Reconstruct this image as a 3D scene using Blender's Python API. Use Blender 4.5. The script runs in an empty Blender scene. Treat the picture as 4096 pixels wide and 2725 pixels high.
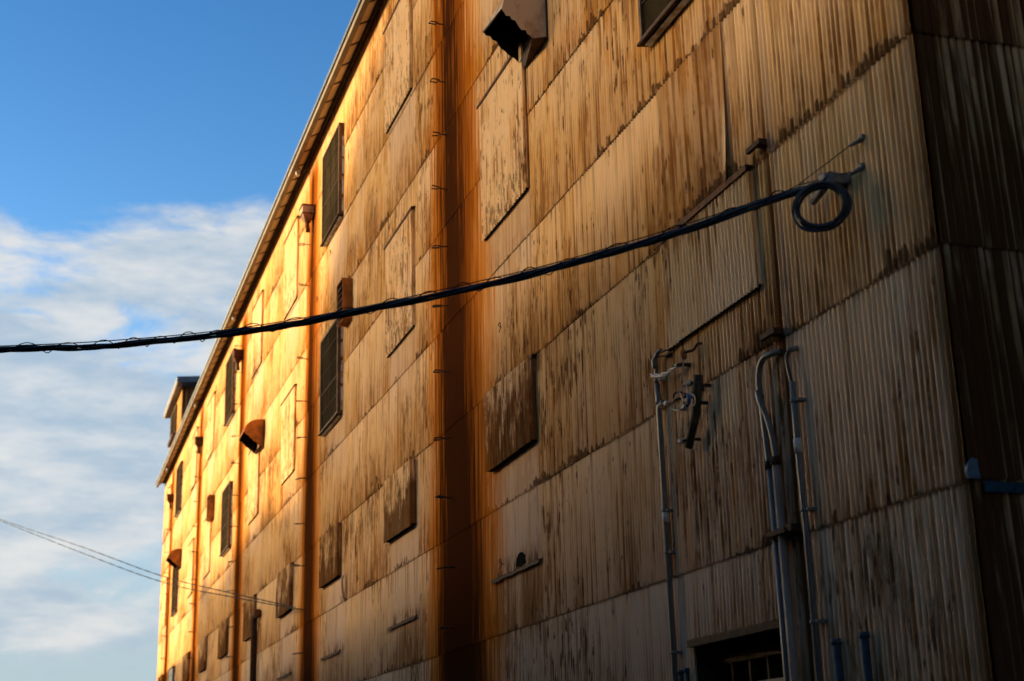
import bpy, math, random
import numpy as np
from mathutils import Vector, Matrix

random.seed(7)
rng = np.random.default_rng(7)
scene = bpy.context.scene
col = scene.collection
R_ = math.radians

# ------------------------------------------------------------------ camera
cam_d = bpy.data.cameras.new("camera")
cam = bpy.data.objects.new("camera", cam_d)
col.objects.link(cam)
CAM = Vector((-5.9, -7.98, 1.55))
Rm = ((0.95022691, -0.06462678, -0.30478221),
      (-0.31016678, -0.28859203, -0.90582074),
      (-0.02941744, 0.95526856, -0.294273))
cam.matrix_world = Matrix.Translation(CAM) @ Matrix(Rm).to_4x4()
cam_d.sensor_width = 36.0
cam_d.lens = 50.0
cam_d.clip_start = 0.1
cam_d.clip_end = 5000
cam_d.dof.use_dof = True
cam_d.dof.focus_distance = 17.5
cam_d.dof.aperture_fstop = 1.4
scene.camera = cam

# ------------------------------------------------------------------ world and sun
SUN_EL = R_(10.0)
SUN_AZ = R_(25.0)            # from the wall normal (-X) towards +Y
sun_dir = Vector((-math.cos(SUN_EL) * math.cos(SUN_AZ), math.cos(SUN_EL) * math.sin(SUN_AZ), math.sin(SUN_EL)))
sd = bpy.data.lights.new("sun", 'SUN')
sd.energy = 2.75
sd.angle = R_(0.8)
sd.color = (1.0, 0.69, 0.34)
so = bpy.data.objects.new("sun", sd)
col.objects.link(so)
so.rotation_euler = sun_dir.to_track_quat('Z', 'Y').to_euler()

scene.view_settings.view_transform = 'Standard'
scene.view_settings.look = 'None'
scene.view_settings.gamma = 1.0
EXPOSURE = 1.72
scene.view_settings.exposure = EXPOSURE


class NT:
    """tiny helper around a node tree"""
    def __init__(self, tree):
        self.t = tree
        self.n = tree.nodes
        self.l = tree.links

    def new(self, typ, **kw):
        n = self.n.new(typ)
        for k, v in kw.items():
            setattr(n, k, v)
        return n

    def put(self, sock, v):
        if v is None:
            return
        if isinstance(v, bpy.types.NodeSocket):
            self.l.new(v, sock)
        elif isinstance(v, (tuple, list)) and len(v) == 3 and sock.type == 'RGBA':
            sock.default_value = (v[0], v[1], v[2], 1)
        else:
            sock.default_value = v

    def m(self, op, a, b=None, c=None, clamp=False):
        n = self.new('ShaderNodeMath', operation=op, use_clamp=clamp)
        self.put(n.inputs[0], a)
        self.put(n.inputs[1], b)
        self.put(n.inputs[2], c)
        return n.outputs[0]

    def add(self, a, b): return self.m('ADD', a, b)
    def sub(self, a, b): return self.m('SUBTRACT', a, b)
    def mul(self, a, b): return self.m('MULTIPLY', a, b)
    def mx(self, a, b): return self.m('MAXIMUM', a, b)

    def ss(self, x, lo, hi, t0=0.0, t1=1.0):
        if lo > hi:
            lo, hi, t0, t1 = hi, lo, t1, t0
        n = self.new('ShaderNodeMapRange', interpolation_type='SMOOTHSTEP')
        self.put(n.inputs[0], x)
        n.inputs[1].default_value = lo
        n.inputs[2].default_value = hi
        n.inputs[3].default_value = t0
        n.inputs[4].default_value = t1
        return n.outputs[0]

    def vec(self, x, y, z):
        n = self.new('ShaderNodeCombineXYZ')
        self.put(n.inputs[0], x)
        self.put(n.inputs[1], y)
        self.put(n.inputs[2], z)
        return n.outputs[0]

    def noise(self, v, scale=1.0, detail=3.0, rough=0.55, dist=0.0):
        n = self.new('ShaderNodeTexNoise')
        self.put(n.inputs['Vector'], v)
        n.inputs['Scale'].default_value = scale
        n.inputs['Detail'].default_value = detail
        n.inputs['Roughness'].default_value = rough
        n.inputs['Distortion'].default_value = dist
        return n.outputs[0]

    def white(self, v):
        n = self.new('ShaderNodeTexWhiteNoise', noise_dimensions='3D')
        self.put(n.inputs[0], v)
        return n.outputs[0]

    def mix(self, f, a, b, bt='MIX'):
        n = self.new('ShaderNodeMix', data_type='RGBA', blend_type=bt)
        self.put(n.inputs[0], f)
        self.put(n.inputs[6], a)
        self.put(n.inputs[7], b)
        return n.outputs[2]

    def pos(self):
        g = self.new('ShaderNodeNewGeometry')
        s = self.new('ShaderNodeSeparateXYZ')
        self.l.new(g.outputs['Position'], s.inputs[0])
        return s.outputs[0], s.outputs[1], s.outputs[2], g.outputs['Position']


world = bpy.data.worlds.new("World")
scene.world = world
world.use_nodes = True
wt = NT(world.node_tree)
for n in list(wt.n):
    wt.n.remove(n)
sky = wt.new('ShaderNodeTexSky', sky_type='NISHITA')
sky.sun_disc = False
sky.sun_elevation = SUN_EL
sky.sun_rotation = math.atan2(sun_dir.x, sun_dir.y)
sky.altitude = 50
sky.air_density = 1.1
sky.dust_density = 0.6
sky.ozone_density = 2.2
tc = wt.new('ShaderNodeTexCoord')
sp = wt.new('ShaderNodeSeparateXYZ')
wt.l.new(tc.outputs['Generated'], sp.inputs[0])
dx, dy, dz = sp.outputs
# clouds: a broken bank low in the sky, thinning to wisps near the horizon
el = wt.m('ARCSINE', dz)
az = wt.m('ARCTAN2', dx, dy)
cv = wt.vec(wt.mul(az, 5.5), wt.mul(el, 13.0), 3.7)
warp = wt.noise(cv, 0.9, 3, 0.5)
cv2 = wt.vec(wt.add(wt.mul(az, 5.5), wt.mul(warp, 0.6)), wt.add(wt.mul(el, 13.0), wt.mul(warp, 0.8)), 1.35)
n1 = wt.noise(cv2, 1.25, 10, 0.63, 0.15)
cvs = wt.vec(wt.mul(az, 3.0), wt.mul(el, 26.0), 8.2)
n2 = wt.noise(cvs, 1.0, 6, 0.55, 0.25)
bank = wt.mul(wt.ss(el, 0.43, 0.34), wt.ss(el, 0.02, 0.20, 0.45, 1.0))
mask1 = wt.ss(wt.add(n1, wt.mul(wt.sub(bank, 0.5), 0.40)), 0.47, 0.68)
mask2 = wt.mul(wt.ss(n2, 0.48, 0.72), wt.mul(wt.ss(el, 0.30, 0.20), 0.55))
cmask = wt.m('MINIMUM', wt.mx(wt.mul(mask1, wt.ss(el, 0.46, 0.38)), mask2), 0.93)
shade = wt.noise(wt.vec(wt.mul(az, 9.0), wt.mul(el, 30.0), 5.1), 1.0, 6, 0.6)
# cosine to the sun: unseen clouds and sky there boosted and warmed to fill the shaded wall
vd = wt.new('ShaderNodeVectorMath', operation='DOT_PRODUCT')
wt.l.new(tc.outputs['Generated'], vd.inputs[0])
vd.inputs[1].default_value = tuple(sun_dir)
near_sun = wt.ss(vd.outputs['Value'], 0.485, 0.93)
ccol = wt.mix(wt.ss(shade, 0.32, 0.68), (1.55, 2.0, 2.45), (2.95, 2.96, 2.92))
ccol = wt.mix(near_sun, ccol, (68.0, 51.0, 30.5))
skyc = wt.mix(1.0, sky.outputs[0], wt.mix(near_sun, (0.60, 0.92, 1.20), (1.3, 1.05, 0.8)), 'MULTIPLY')
hz = wt.ss(el, 0.29, 0.08, 0.0, 0.88)
skyc = wt.mix(1.0, skyc, wt.mix(wt.ss(el, 0.24, 0.58), (1, 1, 1), (0.52, 0.72, 0.83)), 'MULTIPLY')
skyh = wt.mix(wt.mul(hz, wt.sub(1.0, near_sun)), skyc, (1.75, 2.1, 2.28))
fin = wt.mix(cmask, skyh, ccol)
bg = wt.new('ShaderNodeBackground')
wt.l.new(fin, bg.inputs[0])
bg.inputs[1].default_value = 0.081
wo = wt.new('ShaderNodeOutputWorld')
wt.l.new(bg.outputs[0], wo.inputs[0])

# ------------------------------------------------------------------ materials
def new_mat(name):
    m = bpy.data.materials.new(name)
    m.use_nodes = True
    t = NT(m.node_tree)
    b = [n for n in t.n if n.type == 'BSDF_PRINCIPLED'][0]
    return m, t, b


ROW = 1.692
PITCH = 0.070
AMP = 0.0105


def corrugated_mat(name, kind):
    m, t, b = new_mat(name)
    x, y, z, P = t.pos()
    u = t.add(x, y)
    uo = t.add(u, {'wall': 0, 'panel': 31.7, 'dark_panel': 77.3, 'end': 143.1}[kind])
    # sheets
    sh = t.white(t.vec(t.m('FLOOR', t.m('DIVIDE', u, PITCH * 10)), t.m('FLOOR', t.m('DIVIDE', z, ROW)), 3.0))
    big = t.noise(t.vec(t.mul(uo, 0.55), 0.0, t.mul(z, 0.4)), 1.0, 3)
    mixv = t.add(t.mul(t.sub(sh, 0.5), 0.16), big)
    c = t.mix(t.ss(mixv, 0.25, 0.75), (0.79, 0.525, 0.28), (0.75, 0.44, 0.15))
    c = t.mix(t.mul(t.ss(t.add(z, t.mul(t.sub(big, 0.5), 3.0)), 7.0, 2.8), 0.6), c, (0.71, 0.515, 0.365))
    pale = t.noise(t.vec(t.mul(uo, 7.0), 4.0, t.mul(z, 0.35)), 1.0, 3)
    c = t.mix(t.ss(pale, 0.5, 0.72, 0, 0.35), c, (0.84, 0.61, 0.38))
    # where the valley of the corrugation is
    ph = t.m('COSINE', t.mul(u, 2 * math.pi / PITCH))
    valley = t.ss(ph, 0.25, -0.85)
    joint = t.mul(t.m('FRACT', t.m('DIVIDE', z, ROW)), ROW)          # height above the joint below
    clus = t.noise(t.vec(t.mul(uo, 0.7), 9.0, t.mul(z, 0.55)), 1.0, 4, 0.6)
    fine = t.noise(t.vec(t.mul(uo, 24.0), 3.0, t.mul(z, 0.22)), 1.0, 4, 0.65)
    # cleaner paint sheltered below the covered openings: less rust there, paler tone
    if kind == 'wall':
        uc = t.m('ABSOLUTE', t.sub(t.mul(t.m('FRACT', t.m('DIVIDE', t.add(u, -3.55 + 3.01), 6.02)), 6.02), 3.01))
        cm = t.ss(t.add(uc, t.mul(t.sub(fine, 0.5), 0.2)), 1.05, 0.90)
        za = t.mul(t.ss(z, 5.75, 5.65), t.ss(z, 3.6, 4.5))
        zb = t.mul(t.ss(z, 9.15, 9.05), t.ss(z, 7.2, 8.6))
        zc = t.mul(t.ss(z, 13.7, 13.6), t.ss(z, 11.6, 13.2))
        clean = t.mul(t.mul(cm, t.mx(za, t.mx(t.mul(zb, 0.8), zc))), t.m('GREATER_THAN', u, 6.0))
        keep = t.sub(1.0, t.mul(clean, 0.75))
        c = t.mix(t.mul(clean, 0.65), c, (0.62, 0.45, 0.32))
    else:
        keep = 1.0
    # each valley rusts on its own; crest highlight and valley shade also painted in
    idx = t.m('FLOOR', t.m('DIVIDE', u, PITCH))
    rowi = t.m('FLOOR', t.m('DIVIDE', z, ROW))
    hv = t.white(t.vec(idx, rowi, 9.0))
    vn = t.noise(t.vec(t.mul(idx, 5.37), t.mul(rowi, 3.3), t.mul(z, 0.75)), 1.0, 4, 0.65)
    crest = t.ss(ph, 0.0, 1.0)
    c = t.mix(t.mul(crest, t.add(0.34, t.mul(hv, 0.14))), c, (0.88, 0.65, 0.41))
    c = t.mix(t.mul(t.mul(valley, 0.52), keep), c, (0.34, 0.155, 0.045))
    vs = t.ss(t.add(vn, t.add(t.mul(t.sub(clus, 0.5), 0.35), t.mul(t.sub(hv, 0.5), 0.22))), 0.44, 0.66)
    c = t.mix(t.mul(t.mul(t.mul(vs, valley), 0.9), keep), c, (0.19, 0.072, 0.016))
    # some stretches of wall have rusted far more than others
    area = t.mul(t.sub(t.add(t.mul(t.noise(t.vec(t.mul(uo, 0.30), 17.0, t.mul(z, 0.38)), 1.0, 2), 0.95), t.mul(sh, 0.05)), 0.5), 0.40)
    # thin long ochre runs across crests and valleys
    s1 = t.noise(t.vec(t.mul(uo, 24.0), 2.0, t.mul(z, 0.42)), 1.0, 4, 0.65)
    f1 = t.mul(t.mul(t.ss(t.add(s1, area), 0.49, 0.68), t.add(0.42, t.mul(t.ss(z, 3.5, 9.0), 0.28))), keep)
    c = t.mix(f1, c, (0.50, 0.205, 0.028))
    pt = t.noise(t.vec(t.mul(uo, 1.7), 14.0, t.mul(z, 0.8)), 1.0, 5, 0.62)
    c = t.mix(t.mul(t.mul(t.ss(t.add(pt, t.mul(t.sub(fine, 0.5), 0.25)), 0.52, 0.70), t.add(0.12, t.mul(t.ss(z, 4.0, 10.0), 0.66))), keep), c, (0.57, 0.235, 0.033))
    # finer brown runs
    s2 = t.noise(t.vec(t.mul(uo, 55.0), 6.0, t.mul(z, 0.85)), 1.0, 4, 0.6)
    bias = {'wall': 0.0, 'panel': 0.02, 'dark_panel': 0.08, 'end': 0.10}[kind]
    thr = t.add(t.add(s2, area), t.add(t.mul(t.sub(clus, 0.5), 0.30), t.add(t.mul(valley, 0.03), bias)))
    f2 = t.mul(t.ss(thr, 0.53, 0.66), keep)
    c = t.mix(t.mul(f2, 0.75), c, (0.25, 0.092, 0.019))
    s3 = t.noise(t.vec(t.mul(uo, 70.0), 1.0, t.mul(z, 2.6)), 1.0, 4, 0.6)
    f3 = t.mul(t.ss(t.add(t.add(s3, area), t.add(t.mul(t.sub(clus, 0.5), 0.45), bias)), 0.58, 0.68), keep)
    c = t.mix(t.mul(f3, 0.85), c, (0.095, 0.038, 0.013))
    # a few grey-blue bare spots of zinc
    s4 = t.noise(t.vec(t.mul(uo, 17.0), 12.0, t.mul(z, 0.9)), 1.0, 2)
    c = t.mix(t.ss(s4, 0.70, 0.78, 0, 0.6), c, (0.22, 0.23, 0.24))
    if kind == 'dark_panel':
        zz = t.ss(z, 5.4, 6.9)
        pn = t.noise(t.vec(t.mul(uo, 3.0), 5.0, t.mul(z, 1.4)), 1.0, 5, 0.6)
        f = t.ss(t.sub(pn, t.mul(zz, 0.28)), 0.22, 0.42)
        c = t.mix(t.mul(f, 0.92), c, t.mix(t.ss(s2, 0.35, 0.65), (0.17, 0.07, 0.018), (0.075, 0.03, 0.012)))
    if kind == 'panel':
        pn = t.noise(t.vec(t.mul(uo, 26.0), 5.0, t.mul(z, 3.6)), 1.0, 5, 0.65)
        low = t.mx(t.ss(z, 10.1, 9.2), t.mul(t.ss(z, 14.6, 13.7), t.ss(z, 12.5, 12.9)))
        f = t.ss(t.add(pn, t.mul(low, 0.10)), 0.57, 0.68)
        c = t.mix(t.mul(f, 0.7), c, (0.10, 0.048, 0.018))
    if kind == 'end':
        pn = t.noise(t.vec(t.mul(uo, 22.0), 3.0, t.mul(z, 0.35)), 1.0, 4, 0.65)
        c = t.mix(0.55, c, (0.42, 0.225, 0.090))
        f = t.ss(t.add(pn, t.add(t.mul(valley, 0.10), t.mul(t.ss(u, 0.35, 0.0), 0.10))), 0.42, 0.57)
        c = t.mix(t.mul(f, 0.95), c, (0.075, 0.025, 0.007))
    if kind == 'wall':      # rust creeping round the corner of the building
        c = t.mix(t.mul(t.mul(t.ss(u, 0.55, 0.02), t.ss(fine, 0.36, 0.6)), 0.75), c, (0.24, 0.105, 0.026))
        c = t.mix(t.mul(t.ss(u, 0.16, 0.0), 0.8), c, (0.13, 0.055, 0.018))
    if kind in ('wall', 'panel', 'dark_panel'):
        # rust bleeding from sheet laps
        if kind == 'wall':
            jn = t.noise(t.vec(t.mul(uo, 8.0), 3.0, t.mul(z, 2.5)), 1.0, 4, 0.65)
            jc = t.noise(t.vec(t.mul(uo, 0.6), 7.0, t.mul(t.m('FLOOR', t.m('DIVIDE', z, ROW)), 3.1)), 1.0, 2)
            spike = t.noise(t.vec(t.mul(uo, 15.0), 3.0, t.mul(t.m('FLOOR', t.m('DIVIDE', z, ROW)), 7.7)), 1.0, 3, 0.7)
            hh = t.add(0.011, t.mul(t.ss(t.add(spike, t.mul(t.sub(jc, 0.5), 1.3)), 0.49, 0.86), 0.21))
            jf = t.mul(t.ss(t.sub(joint, hh), 0.012, -0.02), t.ss(jn, 0.30, 0.50))
            c = t.mix(t.mul(jf, 0.88), c, (0.085, 0.036, 0.014))
            jd = t.sub(ROW, joint)
            dn = t.noise(t.vec(t.mul(uo, 14.0), 8.0, t.mul(z, 0.3)), 1.0, 3)
            df = t.mul(t.ss(jd, 1.1, 0.0), t.ss(t.add(dn, t.mul(t.sub(jc, 0.5), 0.4)), 0.5, 0.66))
            c = t.mix(t.mul(df, 0.6), c, (0.24, 0.11, 0.03))
        # old downpipe stains
        wob = t.noise(t.vec(t.mul(uo, 1.6), 5.0, t.mul(z, 0.35)), 1.0, 3)
        ub = t.mul(t.ss(u, 13.5, 24.0, 1.0, 1.5), t.sub(t.mul(t.m('FRACT', t.m('DIVIDE', t.add(u, -12.45 + 6.2), 12.4)), 12.4), 6.2))
        rag = t.noise(t.vec(t.mul(uo, 48.0), 5.0, t.mul(z, 0.5)), 1.0, 3, 0.6)
        ubn = t.add(ub, t.add(t.mul(t.sub(fine, 0.5), 2.0), t.add(t.mul(t.sub(rag, 0.5), 1.2), t.mul(t.sub(wob, 0.5), 0.5))))
        down = t.ss(z, 16.8, 2.0)
        wl = t.add(0.95, t.mul(down, 0.9))
        wr = t.add(1.6, t.mul(down, 0.9))
        ta = t.mx(t.m('DIVIDE', ubn, wl), t.m('DIVIDE', t.mul(ubn, -1.0), wr))
        on = t.mul(t.m('GREATER_THAN', u, 5.0), t.ss(z, 16.75, 16.0))
        c = t.mix(t.mul(t.mul(t.ss(ta, 1.10, 0.68), 0.86), on), c, (0.58, 0.18, 0.010))
        c = t.mix(t.mul(t.mul(t.ss(ta, 0.84, 0.46), 0.9), on), c, t.mix(rag, (0.12, 0.028, 0.005), (0.33, 0.085, 0.007)))
        c = t.mix(t.mul(t.mul(t.ss(t.sub(ta, t.mul(down, 0.26)), 0.36, 0.08), 0.93), on), c, (0.042, 0.013, 0.005))
        # narrow stain of the pipe near the corner
        un = t.add(t.sub(u, 2.30), t.mul(t.sub(fine, 0.5), 0.05))
        na = t.m('ABSOLUTE', un)
        nz = t.ss(z, 7.4, 6.2)
        c = t.mix(t.mul(t.ss(na, 0.14, 0.04), t.add(0.12, t.mul(nz, 0.35))), c, (0.26, 0.10, 0.025))
        c = t.mix(t.mul(t.ss(na, 0.055, 0.02), t.add(0.4, t.mul(nz, 0.52))), c, (0.085, 0.028, 0.009))
        c = t.mix(t.mul(t.ss(t.m('ABSOLUTE', t.add(un, 0.13)), 0.07, 0.03), t.mul(fine, 0.7)), c, (0.42, 0.30, 0.22))
        if kind == 'wall':
            # rust over and under the low drip caps
            cn = t.noise(t.vec(t.mul(uo, 16.0), 2.5, t.mul(z, 2.0)), 1.0, 3, 0.6)
            over = t.mul(t.mul(t.ss(z, 4.45, 4.15), t.m('GREATER_THAN', z, 4.12)), t.ss(cn, 0.42, 0.6))
            under = t.mul(t.mul(t.ss(z, 2.2, 4.0), t.m('LESS_THAN', z, 4.12)), t.ss(fine, 0.45, 0.6))
            lowc = t.mul(cm, t.m('GREATER_THAN', u, 6.0))
            c = t.mix(t.mul(t.mul(over, lowc), 0.85), c, (0.10, 0.042, 0.015))
            c = t.mix(t.mul(t.mul(under, lowc), 0.75), c, (0.22, 0.095, 0.028))
            # nail heads
            du = t.mul(t.sub(t.m('FRACT', t.m('DIVIDE', u, PITCH * 2)), 0.5), PITCH * 2)
            dzn = t.sub(joint, 0.055)
            dd = t.m('SQRT', t.add(t.mul(du, du), t.mul(dzn, dzn)))
            c = t.mix(t.mul(t.ss(dd, 0.016, 0.007), t.ss(jn, 0.42, 0.55)), c, (0.06, 0.03, 0.015))
    t.l.new(c, b.inputs['Base Color'])
    b.inputs['Roughness'].default_value = 0.85
    b.inputs['Specular IOR Level'].default_value = 0.0
    bump = t.new('ShaderNodeBump')
    bump.inputs['Strength'].default_value = 0.25
    bump.inputs['Distance'].default_value = 0.01
    bn = t.noise(t.vec(t.mul(uo, 40.0), 0.0, t.mul(z, 14.0)), 1.0, 3)
    t.l.new(t.add(bn, t.mul(f2, -0.4)), bump.inputs['Height'])
    t.l.new(bump.outputs[0], b.inputs['Normal'])
    return m


def noisy_mat(name, c1, c2, scale=6.0, rough=0.6, stretch=(1, 1, 1), metallic=0.0, spec=0.12, lo=0.35, hi=0.65, bump=0.15):
    m, t, b = new_mat(name)
    x, y, z, P = t.pos()
    v = t.vec(t.mul(x, stretch[0]), t.mul(y, stretch[1]), t.mul(z, stretch[2]))
    n = t.noise(v, scale, 5, 0.6)
    c = t.mix(t.ss(n, lo, hi), c1, c2)
    t.l.new(c, b.inputs['Base Color'])
    b.inputs['Roughness'].default_value = rough
    b.inputs['Metallic'].default_value = metallic
    b.inputs['Specular IOR Level'].default_value = spec
    if bump:
        bp = t.new('ShaderNodeBump')
        bp.inputs['Strength'].default_value = bump
        bp.inputs['Distance'].default_value = 0.01
        t.l.new(n, bp.inputs['Height'])
        t.l.new(bp.outputs[0], b.inputs['Normal'])
    return m


M_WALL = corrugated_mat("rusty_painted_corrugated_iron", 'wall')
M_PANEL = corrugated_mat("weathered_corrugated_sheet", 'panel')
M_DPANEL = corrugated_mat("rusted_corrugated_sheet", 'dark_panel')
M_END = corrugated_mat("rusted_shaded_corrugated_iron", 'end')  # dark rust that also carries the shade of the tower side
M_RUST = noisy_mat("rusty_steel", (0.12, 0.045, 0.013), (0.055, 0.022, 0.010), 7.0, 0.8)
M_RUSTDK = noisy_mat("dark_rusty_steel", (0.055, 0.026, 0.013), (0.025, 0.013, 0.008), 9.0, 0.8)
M_IRON = noisy_mat("blackened_iron", (0.03, 0.018, 0.012), (0.06, 0.03, 0.015), 20.0, 0.7)
M_HOOD = noisy_mat("hood_paint", (0.36, 0.27, 0.18), (0.17, 0.085, 0.035), 3.2, 0.7, (1, 1, 0.6), lo=0.42, hi=0.66)
M_HOODR = noisy_mat("hood_rust", (0.34, 0.12, 0.022), (0.16, 0.06, 0.015), 3.0, 0.8)
M_FASCIA = noisy_mat("weathered_fascia_paint", (0.20, 0.175, 0.13), (0.14, 0.12, 0.09), 2.5, 0.6)
M_ROOF = noisy_mat("roof_sheet", (0.10, 0.12, 0.16), (0.07, 0.085, 0.11), 2.0, 0.5)
M_TIMBER = noisy_mat("dark_timber", (0.03, 0.022, 0.016), (0.06, 0.04, 0.025), 6.0, 0.8)
M_FRAME = noisy_mat("window_frame_rust", (0.12, 0.06, 0.025), (0.055, 0.032, 0.018), 8.0, 0.7)
M_SIDE = noisy_mat("flaked_white_paint", (0.42, 0.45, 0.47), (0.24, 0.20, 0.17), 3.5, 0.6, (1, 1, 1.4), lo=0.45, hi=0.6)
M_CONDUIT = noisy_mat("grey_plastic_conduit", (0.105, 0.10, 0.085), (0.07, 0.066, 0.056), 5.0, 0.45, (1, 1, 0.4), spec=0.4, bump=0.03)
M_CONDUITP = noisy_mat("pale_conduit", (0.25, 0.185, 0.14), (0.17, 0.115, 0.08), 4.0, 0.5, (1, 1, 0.3), bump=0.03)
M_COUPL = noisy_mat("pale_coupling", (0.45, 0.43, 0.38), (0.35, 0.33, 0.29), 6.0, 0.5, bump=0.03)
M_CABLE = noisy_mat("black_cable_sheath", (0.008, 0.010, 0.013), (0.016, 0.019, 0.021), 9.0, 0.45, spec=0.35, bump=0.0)
M_STRAND = noisy_mat("steel_strand", (0.02, 0.019, 0.018), (0.012, 0.012, 0.012), 9.0, 0.7, metallic=0.0, spec=0.1, bump=0.0)
M_PORC = noisy_mat("dirty_porcelain", (0.52, 0.47, 0.37), (0.25, 0.20, 0.13), 18.0, 0.35, spec=0.5, bump=0.0)
M_WIREW = noisy_mat("white_wire_sheath", (0.38, 0.34, 0.28), (0.26, 0.22, 0.17), 20.0, 0.5, bump=0.0)
M_BLUETIE = noisy_mat("blue_tape", (0.03, 0.11, 0.28), (0.02, 0.07, 0.18), 20.0, 0.5, bump=0.0)
M_WOODARM = noisy_mat("mossy_timber_arm", (0.030, 0.026, 0.018), (0.065, 0.056, 0.038), 14.0, 0.85, (1, 1, 0.3))
M_BLUE = noisy_mat("blue_painted_metal", (0.025, 0.06, 0.075), (0.018, 0.04, 0.052), 8.0, 0.5, bump=0.05)
M_PALEBL = noisy_mat("pale_blue_metal", (0.15, 0.20, 0.235), (0.10, 0.14, 0.17), 9.0, 0.55, (1, 1, 4), bump=0.1)
M_STUB = noisy_mat("blue_grey_pipe", (0.03, 0.042, 0.05), (0.02, 0.029, 0.035), 8.0, 0.5, bump=0.03)
M_GALV = noisy_mat("galvanised_steel", (0.15, 0.155, 0.15), (0.09, 0.09, 0.085), 15.0, 0.6, metallic=0.2, bump=0.03)
M_OUTLET = noisy_mat("white_outlet_pipe", (0.55, 0.55, 0.52), (0.42, 0.42, 0.40), 6.0, 0.5, bump=0.0)
M_ASPHALT = noisy_mat("asphalt", (0.045, 0.045, 0.045), (0.065, 0.063, 0.06), 3.0, 0.9)
M_CONC = noisy_mat("concrete_paving", (0.20, 0.19, 0.18), (0.27, 0.26, 0.24), 1.5, 0.9)
M_NBR = noisy_mat("grey_render", (0.42, 0.38, 0.33), (0.50, 0.46, 0.40), 0.8, 0.85)
M_NBR2 = noisy_mat("brown_cladding", (0.06, 0.042, 0.03), (0.09, 0.064, 0.045), 1.0, 0.85)
M_DARKIN = noisy_mat("shade_black", (0.006, 0.006, 0.006), (0.012, 0.011, 0.010), 3.0, 0.9, spec=0.0, bump=0.0)  # near-black stands in for shade in hollows and undersides

# soffit boards: seams are built, the paint is uneven
M_SOFFIT = noisy_mat("soffit_board_paint", (0.56, 0.47, 0.34), (0.46, 0.37, 0.26), 1.6, 0.75, lo=0.3, hi=0.7)


def glass_mat():
    m, t, b = new_mat("dirty_window_glass")
    x, y, z, P = t.pos()
    n = t.noise(t.vec(t.mul(y, 3.0), x, t.mul(z, 0.5)), 1.0, 4, 0.6)
    n2 = t.noise(t.vec(t.mul(y, 14.0), x, t.mul(z, 1.5)), 1.0, 3, 0.6)
    c = t.mix(t.ss(n, 0.3, 0.7), (0.013, 0.010, 0.006), (0.034, 0.026, 0.015))
    c = t.mix(t.ss(n2, 0.55, 0.75, 0, 0.6), c, (0.03, 0.024, 0.016))
    t.l.new(c, b.inputs['Base Color'])
    b.inputs['Roughness'].default_value = 0.7
    b.inputs['Specular IOR Level'].default_value = 0.0
    return m


M_GLASS = glass_mat()
m, t, b = new_mat("blue_dirty_glass")
b.inputs['Base Color'].default_value = (0.05, 0.075, 0.09, 1)
b.inputs['Roughness'].default_value = 0.3
M_GLASSB = m

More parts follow.
